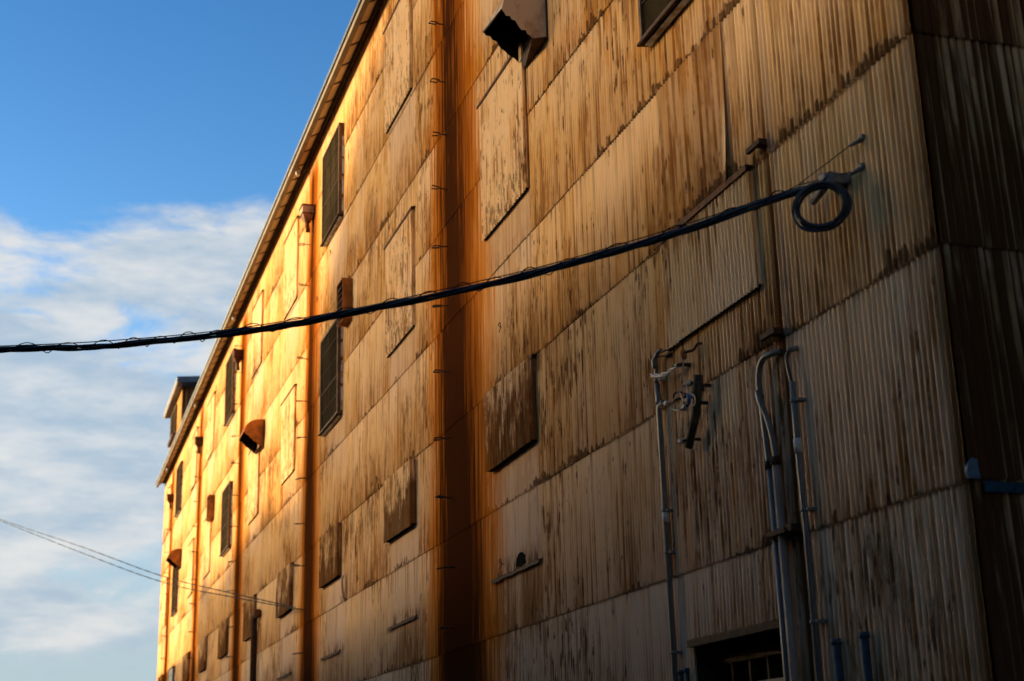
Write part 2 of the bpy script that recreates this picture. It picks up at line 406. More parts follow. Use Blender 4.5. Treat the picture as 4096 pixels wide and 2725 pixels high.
# ------------------------------------------------------------------ mesh helpers
class MB:
    def __init__(self):
        self.v, self.f, self.s = [], [], []

    def face(self, pts, smooth=False):
        i = len(self.v)
        self.v += [tuple(p) for p in pts]
        self.f.append(tuple(range(i, i + len(pts))))
        self.s.append(smooth)

    def box(self, x0, x1, y0, y1, z0, z1):
        i = len(self.v)
        self.v += [(x, y, z) for x in (x0, x1) for y in (y0, y1) for z in (z0, z1)]
        for q in ((0, 1, 3, 2), (4, 6, 7, 5), (0, 4, 5, 1), (2, 3, 7, 6), (0, 2, 6, 4), (1, 5, 7, 3)):
            self.f.append(tuple(i + k for k in q))
            self.s.append(False)

    def prism(self, prof, y0, y1):
        """profile of (x, z) extruded along y"""
        n = len(prof)
        i = len(self.v)
        self.v += [(p[0], y0, p[1]) for p in prof] + [(p[0], y1, p[1]) for p in prof]
        for k in range(n):
            k2 = (k + 1) % n
            self.f.append((i + k, i + k2, i + n + k2, i + n + k)); self.s.append(False)
        self.f.append(tuple(i + k for k in range(n))); self.s.append(False)
        self.f.append(tuple(i + n + k for k in reversed(range(n)))); self.s.append(False)

    def tube(self, pts, r, seg=10, caps=True, smooth=True):
        pts = [Vector(p) for p in pts]
        n = len(pts)
        rs = r if isinstance(r, (list, tuple)) else [r] * n
        tang = []
        for k in range(n):
            a = pts[max(0, k - 1)]
            c = pts[min(n - 1, k + 1)]
            d = (c - a)
            tang.append(d.normalized() if d.length > 1e-9 else Vector((0, 0, 1)))
        up = Vector((0, 0, 1)) if abs(tang[0].z) < 0.9 else Vector((1, 0, 0))
        nrm = (up - tang[0] * up.dot(tang[0])).normalized()
        i = len(self.v)
        for k in range(n):
            nrm = (nrm - tang[k] * nrm.dot(tang[k]))
            nrm = nrm.normalized() if nrm.length > 1e-6 else tang[k].orthogonal().normalized()
            bn = tang[k].cross(nrm)
            for s in range(seg):
                a = 2 * math.pi * s / seg
                self.v.append(tuple(pts[k] + (nrm * math.cos(a) + bn * math.sin(a)) * rs[k]))
        for k in range(n - 1):
            for s in range(seg):
                s2 = (s + 1) % seg
                self.f.append((i + k * seg + s, i + k * seg + s2, i + (k + 1) * seg + s2, i + (k + 1) * seg + s))
                self.s.append(smooth)
        if caps:
            self.f.append(tuple(i + s for s in reversed(range(seg)))); self.s.append(False)
            self.f.append(tuple(i + (n - 1) * seg + s for s in range(seg))); self.s.append(False)

    def lathe(self, base, axis, prof, seg=14):
        """prof: (distance along axis, radius)"""
        base = Vector(base)
        axis = Vector(axis).normalized()
        self.tube_profile([base + axis * p[0] for p in prof], axis, [p[1] for p in prof], seg)

    def tube_profile(self, pts, axis, rs, seg):
        nrm = axis.orthogonal().normalized()
        bn = axis.cross(nrm)
        i = len(self.v)
        for p, r in zip(pts, rs):
            for s in range(seg):
                a = 2 * math.pi * s / seg
                self.v.append(tuple(p + (nrm * math.cos(a) + bn * math.sin(a)) * r))
        for k in range(len(pts) - 1):
            for s in range(seg):
                s2 = (s + 1) % seg
                self.f.append((i + k * seg + s, i + k * seg + s2, i + (k + 1) * seg + s2, i + (k + 1) * seg + s))
                self.s.append(True)
        self.f.append(tuple(i + s for s in reversed(range(seg)))); self.s.append(False)
        self.f.append(tuple(i + (len(pts) - 1) * seg + s for s in range(seg))); self.s.append(False)

    def build(self, name, mat, parent=None):
        me = bpy.data.meshes.new(name)
        me.from_pydata(self.v, [], self.f)
        me.polygons.foreach_set("use_smooth", self.s)
        me.materials.append(mat)
        me.update()
        o = bpy.data.objects.new(name, me)
        col.objects.link(o)
        if parent is not None:
            o.parent = parent
            o.matrix_parent_inverse = parent_world(parent).inverted()
        return o


def boxes(name, mat, parent, lst):
    """each box an object of its own"""
    for b_ in lst:
        q = MB()
        q.box(*b_)
        q.build(name, mat, parent)


def parent_world(p):
    m_ = p.matrix_basis.copy()
    while p.parent is not None:
        m_ = p.parent.matrix_basis @ p.matrix_parent_inverse @ m_
        p = p.parent
    return m_


def tag(o, label, cat, group=None, kind=None):
    if label: o["label"] = label
    if cat: o["category"] = cat
    if group: o["group"] = group
    if kind: o["kind"] = kind
    return o


def empty(name, loc, label, cat, group=None):
    o = bpy.data.objects.new(name, None)
    o.empty_display_size = 0.3
    col.objects.link(o)
    o.location = loc
    return tag(o, label, cat, group)


def smooth_path(pts, n=8):
    """Catmull-Rom through the points"""
    P = [Vector(p) for p in pts]
    P = [P[0] * 2 - P[1]] + P + [P[-1] * 2 - P[-2]]
    out = []
    for i in range(1, len(P) - 2):
        for k in range(n):
            t_ = k / n
            a, b_, c_, d = P[i - 1], P[i], P[i + 1], P[i + 2]
            out.append(0.5 * ((2 * b_) + (c_ - a) * t_ + (2 * a - 5 * b_ + 4 * c_ - d) * t_ ** 2 + (3 * b_ - a - 3 * c_ + d) * t_ ** 3))
    out.append(P[-2])
    return out


# ------------------------------------------------------------------ setting
LEN = 66.8           # length of the long wall
TOP = 17.12          # top of the long wall

g = MB()
g.face([(-2500, -2500, 0), (2500, -2500, 0), (2500, 2500, 0), (-2500, 2500, 0)])
tag(g.build("ground", M_ASPHALT), None, None, kind="structure")
pv = MB()
pv.box(-2.2, 0.6, -3.0, 70.0, 0.004, 0.13)
tag(pv.build("pavement", M_CONC), None, None, kind="structure")

# ------------------------------------------------------------------ corrugated sheeting
def corr_strip(mb, u0, u1, zlo, zhi, place, xlo=-0.008, xhi=0.004, seg=6, jitter=0.0, row=0, lowfun=None):
    step = PITCH / seg
    k0, k1 = int(round(u0 / step)), int(round(u1 / step))
    i = len(mb.v)
    us = np.arange(k0, k1 + 1) * step
    n = 0
    for u in us:
        sheet = math.floor(u / (PITCH * 10) + row * 0.5)
        h = (math.sin(sheet * 12.9898 + row * 78.233) * 43758.5453) % 1.0
        h2 = (math.sin(sheet * 39.346 + row * 11.135) * 24634.6345) % 1.0
        w = -AMP * math.cos(2 * math.pi * u / PITCH)
        zl = zlo + (h - 0.5) * jitter
        if lowfun: zl = max(zl, lowfun(u))
        mb.v.append(place(u, w + xlo - h2 * jitter * 0.25, zl))
        mb.v.append(place(u, w + xhi, zhi))
        n += 1
    for k in range(n - 1):
        a = i + 2 * k
        mb.f.append((a, a + 1, a + 3, a + 2))
        mb.s.append(True)


front = lambda u, w, z: (w, u, z)                # u runs along +Y, w outwards is -X
endw = lambda u, w, z: (u, w, z)                 # u runs along +X, outwards is -Y

wh = empty("warehouse", (8.0, LEN / 2, 0), "long rusty corrugated iron warehouse with streaked ochre paint filling the right of the view", "warehouse")
mb = MB()
WY0, WY1, WZ = 2.72, 4.45, 2.74                  # the opening of the low dark window
for r in range(11):
    z0 = r * ROW
    zt = min(z0 + ROW + 0.09, TOP)
    if z0 >= TOP: break
    if r == 0:
        corr_strip(mb, 0.0, WY0, z0, zt, front, jitter=0.02, row=r)
        corr_strip(mb, WY1, LEN, z0, zt, front, jitter=0.02, row=r)
    elif r == 1:
        corr_strip(mb, 0.0, WY0, z0, zt, front, jitter=0.02, row=r)
        corr_strip(mb, WY0, WY1, WZ, zt, front, xlo=-0.003, jitter=0.02, row=r)
        corr_strip(mb, WY1, LEN, z0, zt, front, jitter=0.02, row=r)
    else:
        corr_strip(mb, 0.0, LEN, z0, zt, front, jitter=0.02, row=r)
wall = mb.build("wall", M_WALL, wh)
mb = MB()
for r in range(11):
    z0 = r * ROW
    zt = min(z0 + ROW + 0.09, TOP)
    corr_strip(mb, 0.0, 18.0, z0, zt, endw, jitter=0.02, row=r + 20)
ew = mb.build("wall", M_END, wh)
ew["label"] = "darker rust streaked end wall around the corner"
mb = MB()
mb.face([(0.03, LEN, 0), (18, LEN, 0), (18, LEN, TOP), (0.03, LEN, TOP)])
mb.face([(18, 0.03, 0), (18, LEN, 0), (18, LEN, TOP), (18, 0.03, TOP)])
mb.build("wall", M_NBR2, wh)

# roof, soffit boards, fascia and gutter
OV = 0.42
ZE, ZW = 16.62, 16.95         # underside at the edge and at the wall
mb = MB()
mb.prism([(-OV - 0.06, ZE + 0.10), (9.0, ZE + 2.6), (9.0, ZE + 2.68), (-OV - 0.06, ZE + 0.19)], -0.5, LEN + 0.35)
mb.prism([(9.0, ZE + 2.6), (18.5, ZE + 0.16), (18.5, ZE + 0.22), (9.0, ZE + 2.68)], -0.5, LEN + 0.35)
mb.build("roof", M_ROOF, wh)
mb = MB()
yb = -0.5
seams = []
slope = (ZW - ZE) / OV
k = 0
XI = -0.11
while yb < LEN + 0.3:
    y2 = min(yb + 0.93 + random.uniform(-0.02, 0.02), LEN + 0.33)
    dzr = random.uniform(-0.004, 0.004)
    xa, xb = -OV + 0.005, XI
    za, zb = ZE + 0.03 + dzr, ZE + 0.03 + (OV + XI) * slope * 0.7 + dzr
    mb.prism([(xa, za), (xb, zb), (xb, zb + 0.02), (xa, za + 0.02)], yb + 0.016, y2 - 0.016)
    seams.append(y2)
    yb = y2
nf = len(mb.f)
for ys in seams[:-1]:          # dark cover strips over the seams
    mb.prism([(xa, za - 0.022), (xb, zb - 0.022), (xb, zb - 0.002), (xa, za - 0.002)], ys - 0.03, ys + 0.03)
so_ = mb.build("soffit", M_SOFFIT, wh)
so_.data.materials.append(M_TIMBER)
for pg_ in so_.data.polygons[nf:]:
    pg_.material_index = 1
mb = MB()   # dark backing and wall plate behind the boards
mb.prism([(-OV + 0.01, ZE + 0.065), (0.05, ZE + 0.30), (0.05, ZE + 0.34), (-OV + 0.01, ZE + 0.095)], -0.48, LEN + 0.31)
mb.box(-0.10, -0.03, -0.45, LEN + 0.05, ZE + 0.11, ZE + 0.22)
mb.build("wall_plate", M_TIMBER, wh)
mb = MB()
yb = -0.5
while yb < LEN + 0.3:
    y2 = min(yb + 2.72, LEN + 0.35)
    mb.prism([(-OV - 0.022, ZE - 0.01), (-OV, ZE - 0.01), (-OV, ZE + 0.10), (-OV - 0.022, ZE + 0.10)], yb + 0.004, y2 - 0.004)
    mb.box(-OV - 0.022, -OV + 0.09, yb + 0.004, y2 - 0.004, ZE - 0.03, ZE - 0.012)
    yb = y2
mb.build("fascia", M_FASCIA, wh)
PIPES = [12.6, 25.25, 37.55, 49.3, 62.1]
for py in PIPES:
    mb = MB()
    mb.tube([(-0.26, py + 0.25, ZE + 0.05), (-0.30, py + 0.25, ZE - 0.10), (-0.27, py + 0.25, ZE - 0.16)], 0.05, 10)
    mb.build("gutter_outlet", M_OUTLET, wh)

# ------------------------------------------------------------------ openings of the long wall
HALF = 1.0
COLS = [3.53, 9.6, 15.75, 21.95, 27.8, 33.9, 39.95, 45.85, 51.75, 58.05, 63.7]
ROWS = {'top': (13.62, 15.85), 'mid': (9.07, 11.25), 'low': (5.62, 6.73)}


def cap_strip(y0, y1, z, parent, depth=0.085, bent=0.0):
    mb = MB()
    n = 10
    for k in range(n):
        a, b2 = y0 + (y1 - y0) * k / n, y0 + (y1 - y0) * (k + 1) / n
        dz_ = bent * math.sin(k * 2.1)
        mb.prism([(-depth, z - 0.03 + dz_), (-depth + 0.012, z - 0.03 + dz_), (-depth + 0.012, z - 0.004 + dz_), (0.0, z + 0.02), (0.0, z + 0.032), (-depth, z + 0.012 + dz_)], a, b2)
    return mb.build("drip_cap", M_RUST, parent)


def shutter_panel(yc, z0, z1, mat, cap=True, depth=0.06, half=HALF, label=None):
    mb = MB()
    y0, y1 = yc - half, yc + half
    corr_strip(mb, y0, y1, z0, z1, front, xlo=-depth, xhi=-depth, seg=6, jitter=0.015, row=int(yc * 7 + z0))
    o = mb.build("shutter_panel", mat, wh)
    boxes("edge_strip", mat, o, [(-depth - 0.004, -0.001, yy - 0.012, yy + 0.012, z0 + 0.03, z1) for yy in (y0, y1)])
    if label: o["label"] = label
    boxes("shade_board", M_DARKIN, o, [(-depth + 0.012, -0.01, y0 + 0.02, y1 - 0.02, z0 + 0.012, z0 + 0.05), (-depth + 0.012, -0.01, y0 + 0.02, y1 - 0.02, z1 - 0.03, z1 - 0.005)])  # near-black boards put the underside shade into the colour
    if cap:
        cap_strip(y0 - 0.08, y1 + 0.06, z1 + 0.01, o)
    return o


def window(yc, z0, z1, half=HALF, glass=None, low=False):
    """projecting steel window box"""
    y0, y1 = yc - half, yc + half
    D = 0.13
    f = MB()
    f.box(-D, 0.01, y0, y0 + 0.05, z0, z1)
    f.box(-D, 0.01, y1 - 0.05, y1, z0, z1)
    f.box(-D, 0.01, y0 + 0.05, y1 - 0.05, z1 - 0.05, z1)
    f.box(-D, 0.01, y0 + 0.05, y1 - 0.05, z0, z0 + 0.05)
    w = f.build("window", M_FRAME, wh)
    gl = MB()
    gl.box(-D + 0.025, -D + 0.031, y0 + 0.052, y1 - 0.052, z0 + 0.052, z1 - 0.052)
    gl.build("pane", glass or M_GLASS, w)
    bars = []
    ym = (y0 + y1) / 2
    for yy in (ym + 0.05,):
        bars.append((-D + 0.012, -D + 0.024, yy - 0.008, yy + 0.008, z0 + 0.053, z1 - 0.053))
    nz = 5
    for k in range(1, nz):
        zz = z0 + (z1 - z0) * k / nz
        hh = 0.013 if k == 2 else 0.006
        bars.append((-D + 0.010, -D + 0.022, y0 + 0.053, y1 - 0.053, zz - hh, zz + hh))
    boxes("glazing_bar", M_RUSTDK, w, bars)
    sdm = []   # flaked strip on the side that faces the camera
    zz = z0 + 0.08
    while zz < z1 - 0.3:
        ln = random.uniform(0.28, 0.55)
        sdm.append((-0.055, -0.012, y0 - 0.012, y0 - 0.001, zz, min(zz + ln, z1 - 0.05)))
        zz += ln + random.uniform(0.03, 0.09)
    boxes("side_board", M_SIDE, w, sdm)
    sl = MB()
    sl.prism([(-D - 0.03, z0 - 0.035), (0.0, z0 - 0.012), (0.0, z0 - 0.002), (-D - 0.03, z0 - 0.004)], y0 - 0.03, y1 + 0.03)
    sl.build("sill", M_RUSTDK, w)
    us = MB()
    us.box(-0.10, -0.03, y0 + 0.05, y1 - 0.05, z0 - 0.055, z0 - 0.037)
    us.build("under_board", M_SIDE, w)
    return w


for k, yc in enumerate(COLS):
    is_win = (k % 3 == 0)
    for rn in ('top', 'mid'):
        z0, z1 = ROWS[rn]
        if is_win:
            window(yc, z0, z1)
        else:
            shutter_panel(yc, z0, z1, M_PANEL, cap=True)
    z0, z1 = ROWS['low']
    if k == 9:
        window(yc, 5.0, 6.7, glass=M_GLASSB)
    else:
        pan = shutter_panel(yc, z0, z1, M_WALL if k == 0 else M_DPANEL, cap=(k not in (0, 2, 3)), half=0.97, depth=0.06 if k == 0 else 0.11)
    if k != 0:
        cap_strip(yc - 0.98, yc + 0.98, 4.12, wh, depth=0.06, bent=0.006).data.materials[0] = M_RUSTDK

# loose patched sheet and rusty angle over the low panel beside the corner
mb = MB()
i0 = len(mb.v)
step = PITCH / 6
us = np.arange(int(2.93 / step), int(4.42 / step) + 1) * step
NZ = 6
for u in us:
    for j in range(NZ + 1):
        zf_ = j / NZ
        z = 6.80 + (8.46 - 6.80) * zf_
        curl = 0.0
        e = max(0.0, 1.0 - (u - 2.93) / 0.35)
        curl = e * e * (1 - zf_) ** 2 * 0.07
        mb.v.append((-AMP * math.cos(2 * math.pi * u / PITCH) - 0.016 - curl, u, z - (0.03 * e if j == 0 else 0)))
for a in range(len(us) - 1):
    for j in range(NZ):
        p = i0 + a * (NZ + 1) + j
        mb.f.append((p, p + 1, p + NZ + 2, p + NZ + 1)); mb.s.append(True)
lp = mb.build("patch_sheet", M_WALL, wh)
lp["label"] = "patched corrugated sheet with a lifted lower corner"
mb = MB()
mb.prism([(-0.085, 6.735), (-0.075, 6.735), (-0.075, 6.775), (0.0, 6.785), (0.0, 6.795), (-0.085, 6.795)], 2.55, 4.56)
mb.build("angle_bar", M_RUST, wh)

# near-black half disc, the dark of a hole put in above a drip cap
mb = MB()
pr = [(9.42 + 0.19 * math.cos(a), 4.17 + 0.17 * math.sin(a)) for a in np.linspace(0, math.pi, 13)]
for (ya, za), (yb_, zb_) in zip(pr[:-1], pr[1:]):
    mb.face([(-0.024, ya, za), (-0.024, yb_, zb_), (-0.024, 9.42, 4.165)])
    mb.face([(-0.024, ya, za), (-0.024, yb_, zb_), (0.0, yb_, zb_), (0.0, ya, za)])
hc = mb.build("hole_dark", M_DARKIN, wh)

# low dark window recessed beside the conduits
mb = MB()
mb.box(0.0, 0.34, WY0 - 0.02, WY0, 0.9, WZ)
mb.box(0.0, 0.34, WY1, WY1 + 0.02, 0.9, WZ)
mb.box(0.0, 0.34, WY0 - 0.02, WY1 + 0.02, WZ + 0.005, WZ + 0.03)
mb.box(0.0, 0.34, WY0 - 0.02, WY1 + 0.02, 0.0, 0.9)
lw = mb.build("window", M_RUSTDK, wh)
mb = MB()
mb.box(0.27, 0.28, WY0, WY1, 0.9, WZ)
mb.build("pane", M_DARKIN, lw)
boxes("glazing_bar", M_FRAME, lw, [(0.20, 0.225, WY0 + (WY1 - WY0) * q / 5 - 0.014, WY0 + (WY1 - WY0) * q / 5 + 0.014, 0.9, WZ - 0.23) for q in range(1, 5)]
      + [(0.185, 0.235, WY0, WY1, WZ - 0.23, WZ - 0.15)])
mb = MB()
mb.box(0.19, 0.24, WY0 + 0.35, WY1 - 0.1, 2.27, 2.31)
mb.build("transom", M_CONDUIT, lw)
mb = MB()
mb.prism([(-0.06, WZ - 0.06), (0.0, WZ - 0.06), (0.0, WZ + 0.02), (-0.06, WZ + 0.005)], WY0 - 0.03, WY1 + 0.04)
mb.build("lintel", M_RUSTDK, lw)

# ------------------------------------------------------------------ brackets of the lost downpipes
def bracket_mesh(kind):
    mb = MB()
    r = 0.011
    if kind == 0:      # closed loop on a stem
        mb.tube([(0.0, 0, 0), (-0.16, 0, 0)], r, 6)
        mb.tube([(-0.15, -0.05, 0), (-0.15, 0.05, 0), (-0.27, 0.05, 0), (-0.27, -0.05, 0), (-0.15, -0.05, 0)], r, 6, smooth=False)
    elif kind == 1:    # open fork
        mb.tube([(0.0, 0, 0), (-0.15, 0, 0.005)], r, 6)
        mb.tube([(-0.27, -0.05, 0.01), (-0.15, -0.05, 0), (-0.15, 0.05, 0), (-0.25, 0.05, -0.01)], r, 6, smooth=False)
    else:              # bent stub
        mb.tube([(0.0, 0, 0), (-0.12, 0, 0.0), (-0.22, 0.03, -0.02), (-0.26, 0.06, -0.03)], 0.013, 6)
    me = mb
    return me


br_proto = []
for kd in range(3):
    o = bracket_mesh(kd).build("pipe_bracket", M_IRON)
    br_proto.append(o.data)
    bpy.data.objects.remove(o)
BZ = {0: [15.6, 14.55, 13.75, 12.65, 11.7, 10.75, 9.75, 8.75, 7.65, 6.6, 5.65, 4.6, 3.7],
      1: [16.5, 15.5, 14.5, 13.4, 11.5, 10.45, 9.55, 8.55, 7.45, 6.45, 5.45, 4.45]}
for pi, py in enumerate(PIPES):
    zs = BZ[pi] if pi in BZ else [16.6 - 1.02 * q + random.uniform(-0.06, 0.06) for q in range(13)]
    for z in zs:
        kd = random.choice([0, 0, 1, 2])
        o = bpy.data.objects.new("pipe_bracket", br_proto[kd])
        col.objects.link(o)
        o.parent = wh
        o.matrix_parent_inverse = wh.matrix_basis.inverted()
        o.location = (0, py + random.uniform(-0.04, 0.04), z)
        o.rotation_euler = (random.uniform(-.15, .15), random.uniform(-.12, .12), random.uniform(-.15, .15))
for z, sx in ((6.88, 0.10), (5.12, 0.12), (3.44, 0.12)):     # the near stain by the corner: flat clamps
    mb = MB()
    mb.box(-sx, 0.0, 2.24, 2.33, z - 0.03, z + 0.03)
    mb.box(-sx - 0.01, -sx + 0.03, 2.22, 2.48, z - 0.025, z + 0.02)
    mb.build("pipe_bracket", M_RUSTDK, wh)
# little wire hooks left on the sheet laps
for (y, z) in ((9.95, 7.55), (17.6, 6.95), (23.9, 12.6), (22.3, 13.2), (19.3, 5.35), (10.2, 4.3)):
    mb = MB()
    mb.tube(smooth_path([(0.0, y, z), (-0.03, y, z + 0.01), (-0.045, y + 0.05, z + 0.05), (-0.05, y - 0.04, z + 0.06), (-0.05, y - 0.05, z - 0.03), (-0.05, y + 0.02, z - 0.06)], 4), 0.006, 5)
    mb.build("wire_hook", M_IRON, wh)

# ------------------------------------------------------------------ vent hoods
HOODL = ["big pale painted vent hood with a black mouth, high on the wall",
         "orange rusted vent hood on the sunlit wall between two downpipe stains, holed below",
         "small rust brown vent hood above a narrow window near the far wall end"]
for hi, (y0, mt) in enumerate(((7.66, M_HOOD), (32.15, M_HOODR), (56.1, M_HOODR))):
    y1 = y0 + 1.06
    hd = empty("vent_hood", (0, y0 + 0.53, 10.85), HOODL[hi], "vent hood", "vent hoods on the long wall")
    prof = [(0.0, 11.70), (-0.18, 11.69), (-0.32, 11.665), (-0.44, 11.61), (-0.53, 11.53), (-0.58, 11.44), (-0.60, 11.35)]
    T = 0.012
    def side(sg):
        sg *= (1.0 if hi == 0 else 0.0)          # sg = +1 near cheek, -1 far cheek: the mouth has been knocked out of square
        p_ = []
        for q, (xx, zz) in enumerate(prof):
            k_ = (q / (len(prof) - 1)) ** 2
            p_.append((xx - 0.04 * sg * k_, zz + (-0.06 - 0.13 * sg) * k_))
        return p_, (-0.135 - 0.09 * sg, 10.90 - 0.10 * sg)
    pn_, lipn = side(1)
    pf_, lipf = side(-1)
    mb = MB()          # curved top sheet and two cheeks with ragged lower edges
    li = MB()          # near-black inside, the mouth's shade put into the colour
    for q in range(len(prof) - 1):
        a_, b_, c_, d_ = pn_[q], pn_[q + 1], pf_[q + 1], pf_[q]
        mb.face([(a_[0], y0, a_[1]), (b_[0], y0, b_[1]), (c_[0], y1, c_[1]), (d_[0], y1, d_[1])], True)
        li.face([(a_[0] + 0.01, y0 + T, a_[1] - T), (d_[0] + 0.01, y1 - T, d_[1] - T), (c_[0] + 0.01, y1 - T, c_[1] - T), (b_[0] + 0.01, y0 + T, b_[1] - T)], True)
    for (pp_, lp_, yy, sgn) in ((pn_, lipn, y0, 1), (pf_, lipf, y1, -1)):
        rag = []
        for q in range(13):
            t_ = q / 12
            jx = random.uniform(-0.022, 0.022) if 0 < q < 12 else 0
            rag.append((pp_[-1][0] + (lp_[0] - pp_[-1][0]) * t_ + jx * 0.6, pp_[-1][1] + (lp_[1] - pp_[-1][1]) * t_ + jx))
        poly = pp_ + rag[1:] + [(0.0, 10.86)]
        mb.face([(p[0], yy, p[1]) for p in poly])
        li.face([(p[0], yy + sgn * T, p[1]) for p in reversed(poly)])
    mb.build("shell", mt, hd)
    li.build("shade_lining", M_DARKIN, hd)
    for (xa, za), (xb, zb) in ((pn_[-1], pf_[-1]), (lipn, lipf)):          # edge angle round the mouth
        mb = MB()
        mb.tube([(xa, y0, za), (xb, y1, zb)], 0.012, 6)
        mb.build("rim", M_RUSTDK, hd)
    mb = MB()          # sloping bottom plate from lip back to the wall
    n_ = len(mb.v)
    mb.v += [(lipn[0], y0 + T, lipn[1]), (lipf[0], y1 - T, lipf[1]), (0.0, y1 - T, 10.86), (0.0, y0 + T, 10.84),
             (lipn[0], y0 + T, lipn[1] + 0.02), (lipf[0], y1 - T, lipf[1] + 0.02), (0.0, y1 - T, 10.89), (0.0, y0 + T, 10.87)]
    for fq in ((0, 1, 2, 3), (7, 6, 5, 4), (0, 4, 5, 1), (1, 5, 6, 2), (2, 6, 7, 3), (3, 7, 4, 0)):
        mb.f.append(tuple(n_ + e_ for e_ in fq)); mb.s.append(False)
    mb.build("bottom_plate", M_RUSTDK, hd)
    mb = MB()
    mb.box(-0.035, -0.022, y0 + T + 0.002, y1 - T - 0.002, 10.90, 11.6)
    mb.build("dark_back", M_DARKIN, hd)  # near-black plate in the mouth, its shade put into the colour
    # dark edge flashing where the hood meets the wall
    boxes("flange", M_RUSTDK, hd, [(-0.03, -0.004, y0 - 0.035, y0 - 0.002, 10.80, 11.65), (-0.03, -0.004, y1 + 0.002, y1 + 0.03, 10.80, 11.65)])

# ------------------------------------------------------------------ louvred vent boxes
VL = ["brown louvred vent box beside a tall window, partly crossed by the thick cable",
      "small orange rusted louvred vent box far along the sunlit wall"]
for vi, (y0, mt) in enumerate(((20.0, M_HOODR), (44.1, M_HOODR))):
    y1 = y0 + 0.62
    ve = empty("louvred_vent", (0, y0 + .3, 10.85), VL[vi], "vent", "louvred vents on the long wall")
    mb = MB()
    mb.box(-0.22, 0.0, y0, y0 + 0.02, 10.90, 11.78)
    mb.box(-0.22, 0.0, y1 - 0.02, y1, 10.90, 11.78)
    mb.box(-0.23, 0.0, y0 + 0.02, y1 - 0.02, 11.76, 11.79)
    mb.box(-0.20, 0.0, y0 + 0.02, y1 - 0.02, 10.88, 10.90)
    mb.build("housing", mt, ve)
    mb = MB()
    for q in range(6):
        z = 10.95 + q * 0.135
        mb.prism([(-0.21, z), (-0.10, z + 0.11), (-0.10, z + 0.122), (-0.21, z + 0.012)], y0 + 0.021, y1 - 0.021)
    mb.build("louvre", M_FRAME, ve)
    mb = MB()
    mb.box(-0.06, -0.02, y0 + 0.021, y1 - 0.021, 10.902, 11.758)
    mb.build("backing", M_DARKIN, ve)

# ------------------------------------------------------------------ rainwater hopper heads
HL = ["pale rainwater hopper head with a bent rusty spout, nearest of the row",
      "rust brown funnel shaped hopper head beside the top of a tall window",
      "small dark hopper head on the third downpipe stain below the eaves",
      "tiny rusty hopper head nearest the far end of the wall"]
for hi, (y, zt, mt) in enumerate(((24.75, 15.27, M_HOOD), (37.5, 15.28, M_RUST), (49.0, 15.02, M_RUSTDK), (61.5, 15.1, M_RUST))):
    hp = empty("hopper_head", (-0.15, y, zt - 0.55), HL[hi], "hopper head", "hopper heads below the eaves")
    mb = MB()
    x0, x1 = -0.31, -0.03
    w = 0.20
    n0 = len(mb.v)
    def ring(xa, xb, ww, z): return [(xa, y - ww, z), (xb, y - ww, z), (xb, y + ww, z), (xa, y + ww, z)]
    rings = [ring(x0, x1, w, zt), ring(x0, x1, w, zt - 0.20), ring(-0.24, -0.06, 0.10, zt - 0.33), ring(-0.22, -0.09, 0.07, zt - 0.36)]
    for a, b2 in zip(rings[:-1], rings[1:]):
        for q in range(4):
            mb.face([a[q], a[(q + 1) % 4], b2[(q + 1) % 4], b2[q]])
    mb.face(rings[0])
    mb.build("box", mt, hp)
    mb = MB()
    mb.box(x0 - 0.02, x1 + 0.02, y - w - 0.02, y + w + 0.02, zt + 0.001, zt + 0.035)
    mb.box(x0 - 0.012, x1, y - w - 0.012, y + w + 0.012, zt - 0.21, zt - 0.185)
    mb.build("rim", M_RUST, hp)
    mb = MB()
    mb.tube([(-0.155, y, zt - 0.35), (-0.155, y, zt - 0.42), (-0.13, y + 0.02, zt - 0.62)], 0.055, 10)
    mb.build("spout", M_RUST, hp)
    mb = MB()
    mb.box(-0.03, 0.0, y - 0.05, y + 0.05, zt - 0.7, zt + 0.02)
    mb.build("back_strap", M_RUSTDK, hp)

# ------------------------------------------------------------------ tower on the roof
tw = empty("rooftop_tower", (3, 62.5, 16.5), "small corrugated tower with a flat roof standing on the far end of the warehouse roof", "roof tower")
mb = MB()
TY0, TY1, TX0, TX1 = 59.75, 65.8, 0.05, 7.0
corr_strip(mb, TY0, TY1, 16.55, 20.25, lambda u, w_, z: (TX0 + w_, u, z), xlo=0, xhi=0, seg=4)
lit = mb.build("wall", M_WALL, tw)
mb = MB()
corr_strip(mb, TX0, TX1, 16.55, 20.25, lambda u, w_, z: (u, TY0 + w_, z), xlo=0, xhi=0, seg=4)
nw = mb.build("wall", M_END, tw)  # darker sheet than the lit wall: this side's shade put into the colour
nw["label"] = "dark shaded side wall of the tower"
mb = MB()
mb.face([(TX0, TY1, 16.55), (TX1, TY1, 16.55), (TX1, TY1, 20.25), (TX0, TY1, 20.25)])
mb.face([(TX1, TY0, 16.55), (TX1, TY1, 16.55), (TX1, TY1, 20.25), (TX1, TY0, 20.25)])
mb.build("wall", M_NBR2, tw)
mb = MB()
mb.prism([(-0.30, 20.02), (-0.30, 20.30), (3.5, 20.62), (7.5, 20.40), (7.5, 20.15), (3.5, 20.35)], 58.75, 66.0)
mb.build("roof", M_ROOF, tw)
mb = MB()
mb.prism([(-0.28, 20.0), (0.04, 20.22), (0.04, 20.235), (-0.29, 20.018)], 58.8, 65.95)
mb.build("soffit", M_SOFFIT, tw)
mb = MB()
mb.box(-0.05, 0.04, 61.9, 64.6, 18.35, 19.75)
tws = mb.build("window", M_FRAME, tw)
mb = MB()
mb.box(-0.06, -0.051, 62.0, 64.5, 18.45, 19.65)
mb.build("pane", M_GLASS, tws)
mb = MB()
mb.box(-0.16, -0.0, 61.95, 64.5, 18.15, 18.34)
